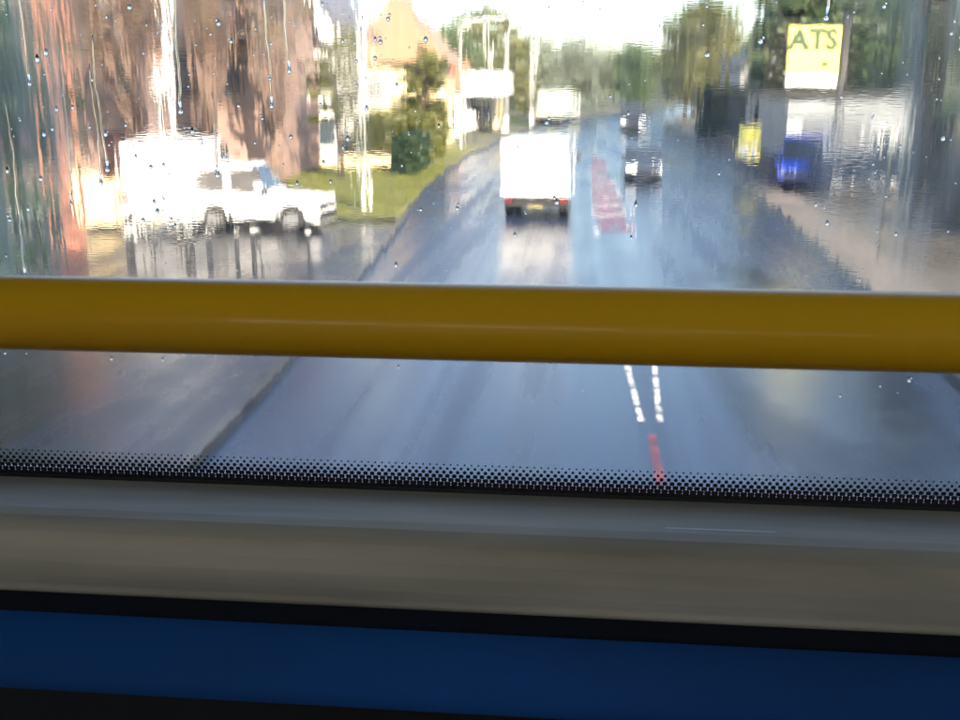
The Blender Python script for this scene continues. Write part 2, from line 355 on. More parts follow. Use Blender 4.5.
def hedge(label, x0, x1, y0, y1, h, m, seed, n=4000, size=.11, slope=0, cat='hedge', name='hedge'):
    rng = random.Random(seed); t = thing(name, label, cat, ((x0+x1)/2, (y0+y1)/2, .1))
    cx, cy = (x0+x1)/2, (y0+y1)/2
    core = MB(); hx, hy = (x1-x0)/2, (y1-y0)/2
    def top(x): return h + slope*(x-cx)
    core.add([(-hx+.12, -hy+.12, 0), (hx-.12, -hy+.12, 0), (hx-.12, hy-.12, 0), (-hx+.12, hy-.12, 0),
              (-hx+.12, -hy+.12, h-slope*hx-.12), (hx-.12, -hy+.12, h+slope*hx-.12), (hx-.12, hy-.12, h+slope*hx-.12), (-hx+.12, hy-.12, h-slope*hx-.12)],
             [(0,3,2,1),(4,5,6,7),(0,1,5,4),(1,2,6,5),(2,3,7,6),(3,0,4,7)])
    core.build('branches', M['bark'], t)
    mb = MB()
    for _ in range(n):
        f = rng.random(); lx = rng.uniform(-hx, hx); ly = rng.uniform(-hy, hy); H = h+slope*lx+.1*math.sin(lx*3+seed)*math.cos(ly*2.3)
        z = rng.uniform(0, H)
        if f < .42: ly = -hy+rng.gauss(0, .07)
        elif f < .75: lx = (hx if x1 < 0 else -hx)+rng.gauss(0, .07)
        else: z = H+rng.gauss(0, .06)
        p = Vector((lx, ly, z)); s = size*rng.uniform(.6, 1.3)
        u = Vector((rng.gauss(0, 1), rng.gauss(0, 1), rng.gauss(0, 1))).normalized(); w = u.orthogonal().normalized(); tt = u.cross(w)*.6
        mb.add([p-w*s, p+tt*s, p+w*s, p-tt*s], [(0, 1, 2, 3)])
    mb.build('leaves', M[m], t); return t

g1 = 'trees closing the far end of the road'
far = [('pale green tree rising just right of the brown roofed house', -13, 96, 9, 3.6, 'leaf_green', .3),
       ('tall green tree behind the white forecourt canopy', -10.5, 112, 12, 4.4, 'leaf_olive', .34),
       ('narrow pale tree between the two farthest lamp posts', -6.8, 124, 9.5, 3.6, 'leaf_pale', .34),
       ('pale tree at the road bend above the distant lorry', -2.0, 150, 9, 4.2, 'leaf_pale', .4),
       ('low bluish tree in the middle of the road end, under open sky', 3.5, 190, 8, 4.5, 'leaf_pale', .4),
       ('low rounded tree right of the road end, under open sky', 12.5, 200, 9.5, 5, 'leaf_pale', .4),
       ('dark tree standing left of the olive tree by the bend', 7.5, 172, 10, 4.0, 'leaf_green', .3)]
for i, (lb, x, y, h, r, m, s) in enumerate(far): tree(lb, x, y, h, r*1.15, m, 40+i, 3200, .27, max(.08, s-.26), g1)
g2 = 'trees behind the right hand pavement'
tree('broad olive yellow tree overhanging the right pavement where the road bends', 12.6, 122, 13.5, 4.7, 'leaf_olive', 61, 6000, .27, .08, g2)
tree('tall thin green tree behind the small yellow notice board', 10.8, 58, 12.5, 2.6, 'leaf_green', 62, 2600, .19, .14, g2)
tree('tall pale tree rising over the grey house', 15.0, 72, 13, 3.4, 'leaf_pale', 63, 3600, .22, .2, g2)
tree('leafy tree directly behind the big yellow sign', 12.4, 62, 13, 3.6, 'leaf_pale', 64, 3000, .2, .2, g2)
tree('pale tree just right of the big yellow sign', 15.4, 60, 10.5, 3.0, 'leaf_pale', 65, 3500, .19, .2, g2)
tree('large green tree rising right of the workshop', 15.9, 50, 12.5, 3.4, 'leaf_green', 66, 5000, .18, .17, g2)
tree('dark tree at the right edge, its crown drooping over the hedge', 15.6, 33.5, 9.5, 2.8, 'leaf_dark', 67, 6000, .15, .22, g2)
tree('slim leaning tree between the garage and the dry hedge', 11.6, 37, 10, 1.5, 'leaf_dark', 68, 1800, .14, .4, g2)
tree('dark dense tree filling the left edge of the view', -13.2, 18.6, 11, 3.3, 'leaf_dark', 69, 13000, .13, .0)
tree('narrow yellow green tree against the cream end of the house', -8.55, 57.5, 6.4, 1.2, 'leaf_olive', 70, 2600, .14, .08)
hedge('olive clipped hedge along the lawn left of the road', -11.5, -7.7, 52, 60, 2.3, 'leaf_olive', 3, 9000, .14)
hedge('low dark bush at the kerb end of the olive hedge', -8.3, -7.4, 46, 51, 1.6, 'leaf_dark', 5, 2500, .11, cat='bush', name='bush')
hedge('dense dark shrub by the low brown wall', 9.4, 12.4, 68, 84, 3.6, 'leaf_dark', 7, 6000, .16, cat='bush', name='bush')
hedge('leafy green bushes filling the gap between workshop and dry hedge', 13.2, 19, 40, 44, 2.9, 'leaf_green', 12, 9000, .12, cat='bush', name='bush')
hedge('big dry brownish hedge with a sloping top at the right edge', 11.0, 18, 27.5, 33, 2.2, 'leaf_dry', 9, 22000, .1, slope=.22)
def bare_tree(label, x, y, h, seed, m, group):
    rng = random.Random(seed); t = thing('bare_tree', label, 'tree', (x, y, .05), 0, group); tr = MB()
    tr.tube([(0, 0, 0), (.1, 0, h*.18), (0, .1, h*.3)], [.24, .18, .16], 9)
    tips = []
    for k in range(16):
        a = k*2.4; sp = rng.uniform(.4, 1.9); z0 = h*rng.uniform(.14, .3)
        p0 = Vector((0, 0, z0)); p1 = Vector((math.cos(a)*sp*.6, math.sin(a)*sp*.6, z0+h*.2)); p2 = Vector((math.cos(a)*sp, math.sin(a)*sp, z0+h*rng.uniform(.45, .7)))
        tr.tube([p0, p1, p2], [.1, .065, .02], 6); tips.append(p2)
        for j in range(6):
            f = rng.uniform(.2, .9); q = p1.lerp(p2, f); b = rng.uniform(0, 6.28); e = q+Vector((math.cos(b)*.5, math.sin(b)*.5, rng.uniform(.5, 1.6))); tr.tube([q, e], [.032, .01], 5); tips.append(e)
    tr.build('trunk', M['bark_brown'], t, smooth=True)
    lb = MB()
    for p in tips:
        for _ in range(22):
            c = p+Vector((rng.gauss(0, .22), rng.gauss(0, .22), rng.gauss(-.3, .5))); s = rng.uniform(.05, .11)
            u = Vector((rng.gauss(0, 1), rng.gauss(0, 1), rng.gauss(0, 1))).normalized(); w_ = u.orthogonal(); v_ = u.cross(w_)*.6
            lb.add([c-w_*s, c+v_*s, c+w_*s, c-v_*s], [(0, 1, 2, 3)])
    lb.build('leaves', M[m], t); return t
M['bark_brown'] = mat('reddish brown bark', (.2, .13, .1), .8, .4, 5, bump=.6)
M['leaf_brown'] = leaf_mat('brown autumn leaves', (.14, .09, .06), (.22, .15, .09), (.28, .22, .13))
g3 = 'brown autumn trees before the brick building'
bare_tree('thin brown autumn tree leaning behind the white van, left one of the row', -16.2, 37.5, 9.5, 81, 'leaf_brown', g3)
bare_tree('thin brown autumn tree behind the utility pole', -13.9, 38.4, 10, 82, 'leaf_brown', g3)
bare_tree('thin brown autumn tree behind the white four by four roof', -11.6, 38.8, 9.5, 83, 'leaf_brown', g3)
bare_tree('thin brown autumn tree beside the orange brick pillar', -18.6, 36.5, 9, 84, 'leaf_brown', g3)
tree('small pale green tree above the bonnet of the white four by four', -10.2, 44, 6.5, 1.2, 'leaf_olive', 85, 1500, .12, .25)
# grass of the lawn
rng = random.Random(5); gb = MB()
for _ in range(24000):
    y = rng.uniform(31.6, 52); x = rng.uniform(-13, -5.75-(y-31.5)*.045); h = rng.uniform(.04, .13); a = rng.uniform(0, 3.14); w = .02
    c, s = math.cos(a)*w, math.sin(a)*w
    gb.add([(x-c, y-s, .1), (x+c, y+s, .1), (x+rng.gauss(0, .03), y+rng.gauss(0, .03), .1+h)], [(0, 1, 2)])
tag(gb.build('grass', M['grass']), 'short yellowish grass of the roadside lawn', 'grass', kind='stuff')

# ------------------------------------------------------------------ buildings
def window(parent, side, a0, a1, z0, z1, face, bars=1, fm=None):
    """side 's' faces the camera (-y) at y=face; 'e' faces the road (+x) at x=face"""
    def bx(mb, p, q, u, v, d0, d1):
        if side == 's': mb.box(p, q, face-d1, face-d0, u, v)
        elif side == 'w': mb.box(face-d1, face-d0, p, q, u, v)
        else: mb.box(face+d0, face+d1, p, q, u, v)
    g = MB(); bx(g, a0+.06, a1-.06, z0+.06, z1-.06, -.02, .012); w = g.build('window', M['winglass'], parent, off=parent.location)
    f = MB(); t = .07
    bx(f, a0, a1, z1-t, z1, -.02, .05); bx(f, a0, a1, z0, z0+t, -.02, .05); bx(f, a0, a0+t, z0+t, z1-t, -.02, .05); bx(f, a1-t, a1, z0+t, z1-t, -.02, .05)
    for k in range(bars):
        c = a0+(a1-a0)*(k+1)/(bars+1); bx(f, c-.03, c+.03, z0+t, z1-t, -.01, .045)
    f.build('frame', fm or M['frame'], w, off=parent.location)
    s = MB(); bx(s, a0-.08, a1+.08, z0-.09, z0-.003, -.02, .12); s.build('sill', M['kerb'], w, off=parent.location)
    return w

def house(label, x0, x1, y0, y1, eave, ridge, wall, roof, ridge_axis='y', wins=(), doors=(), chim=None, name='house', cat='house', hip=0, over=.35):
    t = thing(name, label, cat, ((x0+x1)/2, (y0+y1)/2, 0)); off = t.location
    w = MB(); w.box(x0, x1, y0, y1, 0, eave)
    cx, cy = (x0+x1)/2, (y0+y1)/2
    o = over
    if ridge_axis == 'y':
        if not hip: w.prism([(x0, eave), (x1, eave), (cx, ridge-.12)], y0+.001, y1-.001, 'y')
        k = (ridge-eave)/((x1-x0)/2); ze = eave-k*o
        rf = MB()
        A = [(x0-o, y0-o, ze), (x1+o, y0-o, ze), (x1+o, y1+o, ze), (x0-o, y1+o, ze), (cx, y0-o+hip, ridge), (cx, y1+o-hip, ridge)]
        F = [(0, 4, 5, 3), (1, 2, 5, 4), (0, 1, 4), (2, 3, 5)]
    else:
        if not hip: w.prism([(y0, eave), (y1, eave), (cy, ridge-.12)], x0+.001, x1-.001, 'x')
        k = (ridge-eave)/((y1-y0)/2); ze = eave-k*o; rf = MB()
        A = [(x0-o, y0-o, ze), (x1+o, y0-o, ze), (x1+o, y1+o, ze), (x0-o, y1+o, ze), (x0-o+hip, cy, ridge), (x1+o-hip, cy, ridge)]
        F = [(0, 1, 5, 4), (2, 3, 4, 5), (0, 4, 3), (1, 2, 5)]
    w.build('wall', wall, t, off=off)
    if hip: rf.add(A, F + [(0, 3, 2, 1)])
    else:
        th = .14; rf.add(A, F[:2]); nn = [(a, b, c-th) for a, b, c in A]; rf.add(nn, [f[::-1] for f in F[:2]])
        n = 6
        edges = [(0, 4), (4, 1), (2, 5), (5, 3), (1, 2), (3, 0)] if ridge_axis == 'y' else [(0, 1), (1, 5), (5, 2), (2, 3), (3, 4), (4, 0)]
        rf.add(A+nn, [(a, b, b+n, a+n) for a, b in edges])
    r = rf.build('roof', roof, t, off=off)
    if chim:
        q = MB(); q.box(chim[0]-.35, chim[0]+.35, chim[1]-.3, chim[1]+.3, ridge-1.2, ridge+.9); q.box(chim[0]-.42, chim[0]+.42, chim[1]-.37, chim[1]+.37, ridge+.9, ridge+1)
        c = q.build('chimney', wall, r, off=off)
        for dx in (-.17, .17):
            MB().tube([(chim[0]+dx, chim[1], ridge+1), (chim[0]+dx, chim[1], ridge+1.35)], [.12, .1], 10).build('chimney_pot', M['tile_red'], c, off=off)
    for (side, a0, a1, z0, z1, b) in wins: window(t, side, a0, a1, z0, z1, y0 if side == 's' else (x1 if side == 'e' else x0), b, M['door'] if wall is M['brick'] else None)
    for (side, a0, a1, z1) in doors:
        d = MB()
        if side == 's': d.box(a0, a1, y0-.05, y0+.02, .1, z1)
        else: d.box(x1-.02, x1+.05, a0, a1, .1, z1)
        dd = d.build('door', M['door'], t, off=off, bevel=.01)
        h = MB()
        if side == 's': h.box(a0+.08, a0+.12, y0-.1, y0-.051, 1.0, 1.16)
        else: h.box(x1+.051, x1+.1, a0+.08, a0+.12, 1.0, 1.16)
        h.build('handle', M['steel'], dd, off=off)
    return t

# left: long red brown brick building behind the parked vehicles
hb = house('long red brown brick building with slate roof behind the white vehicles', -23.5, -12.6, 41, 50, 6.0, 9.2, M['brick'], M['slate'], 'x',
      wins=[('s', -22.6, -21.6, 3.7, 5.2, 1), ('s', -20.6, -19.7, 3.6, 5.0, 0), ('s', -18.9, -18.0, 3.6, 5.0, 0), ('s', -16.6, -15.4, 3.6, 5.1, 1), ('s', -14.5, -13.5, 3.6, 5.1, 1),
            ('s', -22.4, -20.9, .9, 2.4, 2), ('s', -16.8, -15.2, .9, 2.4, 2), ('e', 43, 44.2, 3.6, 5.1, 1), ('e', 46.5, 47.7, 3.6, 5.1, 1)], doors=[('s', -19.3, -18.3, 2.2)], chim=(-13.4, 45.5))
h2 = house('white rendered house with tall dark windows beyond the brick building', -15.6, -12.2, 53, 61, 7.2, 9.6, M['render'], M['slate'], 'y',
      wins=[('s', -13.4, -12.7, .9, 2.3, 0), ('s', -15.2, -14.3, 3.9, 5.4, 1), ('e', 55, 56.2, 3.9, 5.3, 1), ('e', 58.2, 59.4, 3.9, 5.3, 1)], doors=[('e', 56.8, 57.7, 2.2)], chim=(-15.2, 57))
h3 = house('cream house with brown tiled roof and overhanging eaves above the hedge', -13.6, -8.5, 61.5, 69, 6.1, 9.4, M['cream'], M['tile_brown'], 'y',
      wins=[('s', -12.9, -11.6, 2.9, 4.4, 2), ('s', -12.9, -11.6, .6, 1.9, 2), ('e', 63, 64.4, 3.2, 4.6, 1)], doors=[], chim=None, hip=2.6, over=.7)
h4 = house('small white house with orange red roof left of the canopy', -12.6, -9.6, 82, 90, 3.6, 5.6, M['render'], M['tile_red'], 'x',
      wins=[('s', -12.1, -11.1, 1.6, 2.8, 1), ('s', -10.7, -10, 1.6, 2.8, 0)])
h5 = house('pink brick house in the gap between brick building and white house', -17.6, -15.9, 54, 62, 6.4, 8.6, M['brick_pink'], M['tile_brown'], 'y',
      wins=[('s', -17.2, -16.3, 3.6, 5, 0)])
h6 = house('grey rendered house half hidden by trees on the right', 12.6, 17.6, 88, 98, 5.6, 8.3, M['grey_render'], M['slate'], 'y',
      wins=[('s', 13.4, 14.8, 3.5, 4.8, 1), ('s', 15.6, 16.9, 3.5, 4.8, 1), ('w', 90, 91.3, 3.5, 4.8, 1)])
# roof aerial on the brick building
t = thing('roof_aerial', 'pale aerial mast with short crossbars on the brick building roof', 'aerial', (-18.45, 41.2, 5.93))
MB().tube([(0, 0, 0), (0, 0, 3.4)], .09, 10).build('mast', M['pole_white'], t, smooth=True)
MB().box(-.55, .32, -.3, .3, 0, .12).build('bracket', M['pole_white'], t)
for z, a, b in ((1.3, -.75, .05), (1.55, -.5, .4), (2.4, -.4, .5)):
    MB().box(a, b, -.04, .04, z, z+.08).build('crossbar', M['pole_white'], t)

# nearby orange brick pillar
t = thing('brick_pillar', 'tall orange brick pillar beside the dark tree at the left', 'pillar', (-12.62, 24.6, .1))
MB().box(-.2, .2, -.2, .2, 0, 8.2).build('shaft', M['brick_orange'], t)
MB().box(-.27, .27, -.27, .27, 8.2, 8.35).build('cap', M['kerb'], t)

# cream gateposts and gate
t = thing('timber_gate', 'cream timber gate with one tall post left of the white van', 'gate', (-13.4, 27.9, .1))
MB().tube([(-.62, 0, 0), (-.62, 0, 2.25)], .09, 8).build('post', M['cream'], t); MB().tube([(.55, 0, 0), (.55, 0, 1.7)], .07, 8).build('post', M['cream'], t)
for k in range(6): pass
g = MB()
for k in range(6): g.box(-.52+k*.17, -.38+k*.17, -.02, .02, .15, 1.5+.1*math.sin(k))
g.box(-.53, .48, .022, .06, .4, .52); g.box(-.53, .48, .022, .06, 1.15, 1.27); g.build('gate_panel', M['cream'], t)

# garage on the right
t = thing('workshop', 'low pale tyre workshop with a roller door behind the parked cars', 'garage', (11.1, 51, 0)); off = t.location
w = MB(); w.box(8.8, 13.4, 46, 56, 0, 3.5); w.build('wall', M['clad'], t, off=off)
MB().box(8.6, 13.6, 45.8, 56.2, 3.5, 3.75).build('roof', M['black'], t, off=off)
MB().box(8.7, 13.5, 45.9, 45.995, 2.75, 3.35).build('fascia', M['clad_dark'], t, off=off)
for a in (9.3,):
    d = MB(); d.box(a, a+2.6, 45.93, 45.99, .1, 2.6); d_ = d.build('roller_door', M['shutter'], t, off=off)
    s = MB()
    for k in range(12): s.box(a, a+2.6, 45.9, 45.928, .16+k*.2, .2+k*.2)
    s.build('door_ribs', M['shutter'], d_, off=off)
window(t, 's', 12.2, 13.0, 1.1, 2.3, 46, 0)

# forecourt canopy far left
t = thing('canopy', 'white fuel forecourt canopy with deep fascia on thin dark columns', 'canopy', (-9.4, 88, 0)); off = t.location
MB().box(-9.6, -6.0, 86, 92, 3.0, 4.9).build('fascia', M['sign_white'], t, off=off)
for x, y in ((-9.2, 86.6), (-7.8, 86.6), (-6.4, 86.6), (-9.2, 91), (-6.4, 91)): MB().box(x-.14, x+.14, y-.14, y+.14, 0, 2.998).build('column', M['black'], t, off=off)
t = thing('fuel_kiosk', 'small cream kiosk under the far canopy', 'kiosk', (-8.8, 95, 0)); off = t.location
MB().box(-10, -7.5, 94, 97, 0, 2.6).build('wall', M['cream'], t, off=off); MB().box(-10.1, -7.4, 93.9, 97.1, 2.6, 2.75).build('roof', M['sign_white'], t, off=off)
window(t, 's', -9.5, -8.2, .9, 2.1, 94, 1)
t = thing('price_sign', 'white roadside board in front of the far canopy', 'sign', (-7.25, 70, .1))
MB().box(-.4, .4, -.08, .08, .9, 2.1).build('board', M['sign_white'], t); 
for x in (-.33, .33): MB().tube([(x, 0, 0), (x, 0, .9)], .04, 8).build('leg', M['black'], t)
# low walls
def wall_run(label, pts, h, m, name='low_wall'):
    c = pts[len(pts)//2]; t = thing(name, label, 'wall', (c[0], c[1], .1)); mb = MB(); cp = MB()
    n = len(pts); hw = .11
    for b, (w_, z0, z1) in ((mb, (hw, 0, h)), (cp, (hw+.03, h+.002, h+.06))):
        for i in range(n-1):
            (x0, y0), (x1, y1) = pts[i], pts[i+1]
            b.add([(x0-w_-c[0], y0-c[1], z0), (x0+w_-c[0], y0-c[1], z0), (x1+w_-c[0], y1-c[1], z0), (x1-w_-c[0], y1-c[1], z0),
                   (x0-w_-c[0], y0-c[1], z1), (x0+w_-c[0], y0-c[1], z1), (x1+w_-c[0], y1-c[1], z1), (x1-w_-c[0], y1-c[1], z1)],
                  [(4, 5, 6, 7), (1, 2, 6, 5), (3, 0, 4, 7)]+([(0, 1, 5, 4)] if i == 0 else [])+([(2, 3, 7, 6)] if i == n-2 else []))
    mb.build('brickwork', m, t); cp.build('coping', M['kerb'] if m is not M['brick_brown'] else M['brick_brown'], t)
wall_run('low dark brown brick wall along the right pavement', [(8.1, 44), (8.45, 52), (9.0, 66), (9.7, 84)], .75, M['brick_brown'])
wall_run('low cream wall along the far edge of the left lawn', [(-13, 50), (-10.3, 50.8), (-8.3, 51.2)], .45, M['cream'])

# ------------------------------------------------------------------ street furniture
LP = 'tall lamp posts along the left kerb'
def lamp_post(label, x, y, h, r, m=M['pole_white'], arm=1.6, z=.118):
    t = thing('lamp_post', label, 'lamp post', (x, y, z), 0, LP)
    MB().tube([(0, 0, 0), (0, 0, 1.3)], [r*1.35, r*1.35], 12).build('base', m, t, smooth=False)
    MB().tube([(0, 0, 1.3), (0, 0, h-.6), (arm*.25, 0, h-.1), (arm, 0, h+.1)], [r, r*.7, r*.5, r*.4], 12).build('pole', m, t, smooth=True)
    MB().box(arm-.1, arm+.6, -.14, .14, h+.02, h+.2).build('lamp_head', M['steel'], t, bevel=.05)
    return t
lamp_post('thick pale lamp post nearest the road, in front of the hedge', -7.0, 33.5, 9.6, .17)
lamp_post('pale lamp post just left of the far canopy', -7.6, 66, 7.6, .12)
lamp_post('slim lamp post rising behind the far canopy', -8.4, 93.5, 9.2, .15)
lamp_post('farthest slim lamp post, just right of the canopy', -6.1, 84.5, 8.2, .14)
lamp_post('very pale thick lamp post in front of the distant trees', -4.6, 98, 10.2, .18)
t = thing('utility_pole', 'pale utility pole with two boxes clamped to it behind the white van', 'pole', (-12.6, 31.5, .1))
MB().tube([(0, 0, 0), (0, 0, 9)], [.1, .075], 12).build('pole', M['pole_white'], t, smooth=True)
MB().box(-.3, .16, -.22, -.1, 3.85, 4.1).build('junction_box', M['pole_white'], t, bevel=.02); MB().box(-.28, .2, -.2, -.1, 4.65, 4.8).build('junction_box', M['brick_pink'], t, bevel=.02)
MB().box(-.24, .24, -.05, .05, 4.25, 4.55).build('clamp', M['steel'], t)

# bollards along the forecourt edge
t0 = None
BX = [(-10.5, 23.2), (-10.0, 23.3), (-9.0, 22.9), (-8.55, 23.0), (-7.85, 23.0), (-7.5, 23.2), (-6.2, 23.1)]
BL = ['leftmost black bollard, beside the round white sign', 'second black bollard from the left in the forecourt row', 'black bollard under the white van corner, third of the row',
      'black bollard in front of the white car, middle of the row', 'black bollard in front of the white car wheel, third from the right',
      'black bollard just past the white car, second from the right', 'last black bollard of the row, nearest the kerb']
for i, (x, y) in enumerate(BX):
    if t0 is None:
        b = t0 = thing('bollard', BL[0], 'bollard', (x, y, .112), 0, 'black bollards along the forecourt edge')
        MB().tube([(0, 0, 0), (0, 0, .95), (0, 0, 1.03)], [.085, .08, .04], 12).build('post', M['black'], b, smooth=False)
        MB().tube([(0, 0, .7), (0, 0, .76)], .084, 12).build('band', M['sign_white'], b)
    else:
        b = copy_tree(t0); b.location = (x, y, .112); b['label'] = BL[i]
t = thing('round_sign', 'small round white sign on a short dark post near the bollards', 'sign', (-10.95, 24.4, .11))
MB().tube([(0, 0, 0), (0, 0, 1.0)], .035, 8).build('post', M['black'], t)
MB().tube([(0, -.04, .5), (0, -.065, .5)], .25, 24).build('disc', M['sign_white'], t)
MB().box(-.12, .14, -.07, -.04, .82, 1.05).build('plate', M['black'], t)

# big yellow sign
def text_part(txt, size, x, y, z, m, parent, name='lettering', bold=.0):
    cu = bpy.data.curves.new(name, 'FONT'); cu.body = txt; cu.size = size; cu.extrude = .006; cu.align_x = 'CENTER'; cu.align_y = 'CENTER'; cu.offset = bold
    tmp = bpy.data.objects.new('tmp', cu); C.objects.link(tmp); dg = bpy.context.evaluated_depsgraph_get(); dg.update()
    me = bpy.data.meshes.new_from_object(tmp.evaluated_get(dg)); bpy.data.objects.remove(tmp)
    me.materials.clear(); me.materials.append(m); o = link(bpy.data.objects.new(name, me)); o.parent = parent; o.location = (x, y, z); o.rotation_euler = (R(90), 0, 0); return o
t = thing('shop_sign', 'big square yellow sign reading ATS on a dark post', 'sign', (8.66, 37.4, .1))
MB().box(-1.74, .0, -.1, .1, 4.32, 5.87).build('yellow_panel', M['sign_yellow'], t, bevel=.02)
MB().box(-1.74, .0, -.1, .1, 3.86, 4.317).build('white_panel', M['sign_white'], t, bevel=.02)
text_part('ATS', .92, -.93, -.112, 5.4, M['sign_ink'], t, bold=.04)
MB().box(-.6, -.42, -.112, -.101, 4.55, 4.7).build('small_mark', M['sign_ink'], t)
MB().tube([(.16, 0, 0), (.16, 0, 6.3)], .09, 12).build('post', M['black'], t, smooth=True)
MB().box(-.9, -.6, -.08, .08, 3.6, 3.75).build('bracket', M['black'], t)
t = thing('notice_board', 'small yellow notice board on two legs beside the low brown wall', 'sign', (7.05, 45.5, .118))
MB().box(-.48, .48, -.04, .04, .85, 2.2).build('board', M['sign_yellow'], t, bevel=.01)
MB().box(-.3, .25, -.055, -.042, .95, 1.35).build('white_patch', M['sign_white'], t); MB().box(-.46, -.3, -.055, -.042, 1.75, 2.1).build('dark_patch', M['sign_ink'], t)
for x in (-.4, .4): MB().tube([(x, 0, 0), (x, 0, .85)], .03, 8).build('leg', M['black'], t)
t = thing('white_banner', 'narrow white double panel sign standing beside the blue van', 'sign', (9.35, 40.6, .1))
MB().tube([(.05, 0, 0), (.05, 0, 2.7)], .035, 8).build('post', M['steel'], t)
MB().box(-.28, .3, -.08, -.04, 1.95, 2.5).build('panel', M['sign_white'], t, bevel=.04); MB().box(-.34, .22, -.08, -.04, 1.2, 1.88).build('panel', M['sign_white'], t, bevel=.04)

# ------------------------------------------------------------------ vehicles
def arc(cy, r, z0, n=9):  # wheel arch points from rear to front at wheel centre cy
    out = []
    for k in range(n):
        a = math.pi*(k/(n-1)); z = .33+math.sin(a)*r
        out.append((cy-math.cos(a)*r, max(z, z0)))
    return out
def vehicle(label, cat, x, y, rz, L, W, Ht, kind, paint, group=None, lights=None, name='parked_car'):
    t = thing(name, label, cat, (x, y, .0 if lights or 'driv' in label else .11), rz, group)
    hl = L/2; fw = hl-.78; rw = -hl+.78; g = .2
    if kind == 'hatch':
        belt = Ht*.58
        low = [(-hl, g+.15), (-hl+.04, g)] + arc(rw, .38, g) + arc(fw, .38, g) + [(hl-.05, g), (hl, g+.15), (hl-.03, belt*.72), (hl-.25, belt*.82), (fw-.35, belt), (-hl+.06, belt)]
        up = [(-hl+.1, belt), (-hl+.3, Ht-.12), (-hl+.5, Ht-.02), (-hl*.3, Ht), (fw-1.45, Ht-.03), (fw-.42, belt)]
    elif kind == 'boxy':
        belt = Ht*.56
        low = [(-hl, g+.15), (-hl+.02, g)] + arc(rw, .42, g) + arc(fw, .42, g) + [(hl-.02, g), (hl, g+.15), (hl-.03, belt*.9), (fw-.3, belt), (-hl+.04, belt)]
        up = [(-hl+.06, belt), (-hl+.16, Ht-.06), (-hl+.3, Ht), (fw-1.1, Ht), (fw-.62, belt)]
    else:
        belt = Ht*.52
        low = [(-hl, g+.2), (-hl+.02, g)] + arc(rw, .4, g) + arc(fw, .4, g) + [(hl-.05, g), (hl, g+.2), (hl-.05, belt*.75), (hl-.45, belt), (-hl+.03, belt)]
        up = [(-hl+.03, belt), (-hl+.05, Ht-.1), (-hl+.15, Ht), (hl-1.45, Ht), (hl-1.2, Ht-.08), (hl-.5, belt)]
    tp = .86 if kind != 'van' else .93
    hw = W/2
    def wz(z): return hw if z <= belt else hw*(1-(1-tp)*(z-belt)/(Ht-belt))
    b = MB(); 
    for poly in (low, up):
        n = len(poly); b.add([(-wz(z), yy, z) for yy, z in poly]+[(wz(z), yy, z) for yy, z in poly],
              [tuple(range(n)), tuple(range(n, 2*n))[::-1]]+[(i, n+i, n+(i+1) % n, (i+1) % n) for i in range(n)])
    b.build('body', paint, t, bevel=.035)
    MB().box(-hw+.25, hw-.25, -hl+.15, hl-.15, .17, .62).build('underbody', M['black'], t)
    def sidepoly(y0, y1, z0, z1, k0=0, k1=0):
        for s in (-1, 1):
            e = .006
            v = [(s*(wz(z0)+e), y0, z0), (s*(wz(z0)+e), y1, z0), (s*(wz(z1)+e), y1-k1, z1), (s*(wz(z1)+e), y0+k0, z1)]
            vi = [(a-s*.02, p, q) for a, p, q in v]
            MB().add(v+vi, [(0, 1, 2, 3), (4, 7, 6, 5), (0, 4, 5, 1), (1, 5, 6, 2), (2, 6, 7, 3), (3, 7, 4, 0)]).build('window', M['vglass_pale'] if kind == 'boxy' else M['vglass'], t)
    za, zb = belt+.05, Ht-.13
    if kind == 'hatch': sidepoly(-hl+.45, -.25, za, zb, .15, 0); sidepoly(-.17, fw-.7, za, zb, 0, .55)
    elif kind == 'boxy': sidepoly(-hl+.25, -.75, za, zb, .04, 0); sidepoly(-.66, .15, za, zb); sidepoly(.24, fw-.8, za, zb, 0, .25)
    else: sidepoly(hl-1.95, hl-.85, za, zb, 0, .3)
    def fr(pts, name_, m):  # panel across the width from profile points, slightly proud
        (ya, z0), (yb, z1) = pts; w0, w1 = wz(z0)-.1, wz(z1)-.1; d = .012 if ya > 0 else -.012
        v = [(-w0, ya+d, z0), (w0, ya+d, z0), (w1, yb+d, z1), (-w1, yb+d, z1)]; vi = [(a, p-2*d, q) for a, p, q in v]
        MB().add(v+vi, [(0, 1, 2, 3), (4, 7, 6, 5), (0, 4, 5, 1), (1, 5, 6, 2), (2, 6, 7, 3), (3, 7, 4, 0)]).build(name_, m, t)
    def lerp(p, q, f): return (p[0]+(q[0]-p[0])*f, p[1]+(q[1]-p[1])*f)
    p, q = up[-2], up[-1]; fr((lerp(q, p, .12), lerp(q, p, .93)), 'windscreen', M['vglass'])
    p, q = up[0], up[1]; (kind != 'van') and fr((lerp(p, q, .25 if kind != 'van' else .3), lerp(p, q, .92 if kind != 'van' else .85)), 'rear_window', M['vglass'])
    w0 = wheel_proto()
    for yy in (rw, fw):
        for s in (-1, 1):
            w_ = w0.copy(); C.objects.link(w_); w_.parent = t; w_.location = (s*(hw-.12), yy, .33); 
            r_ = [c for c in bpy.data.objects if c.parent == w0][0].copy(); C.objects.link(r_); r_.parent = w_
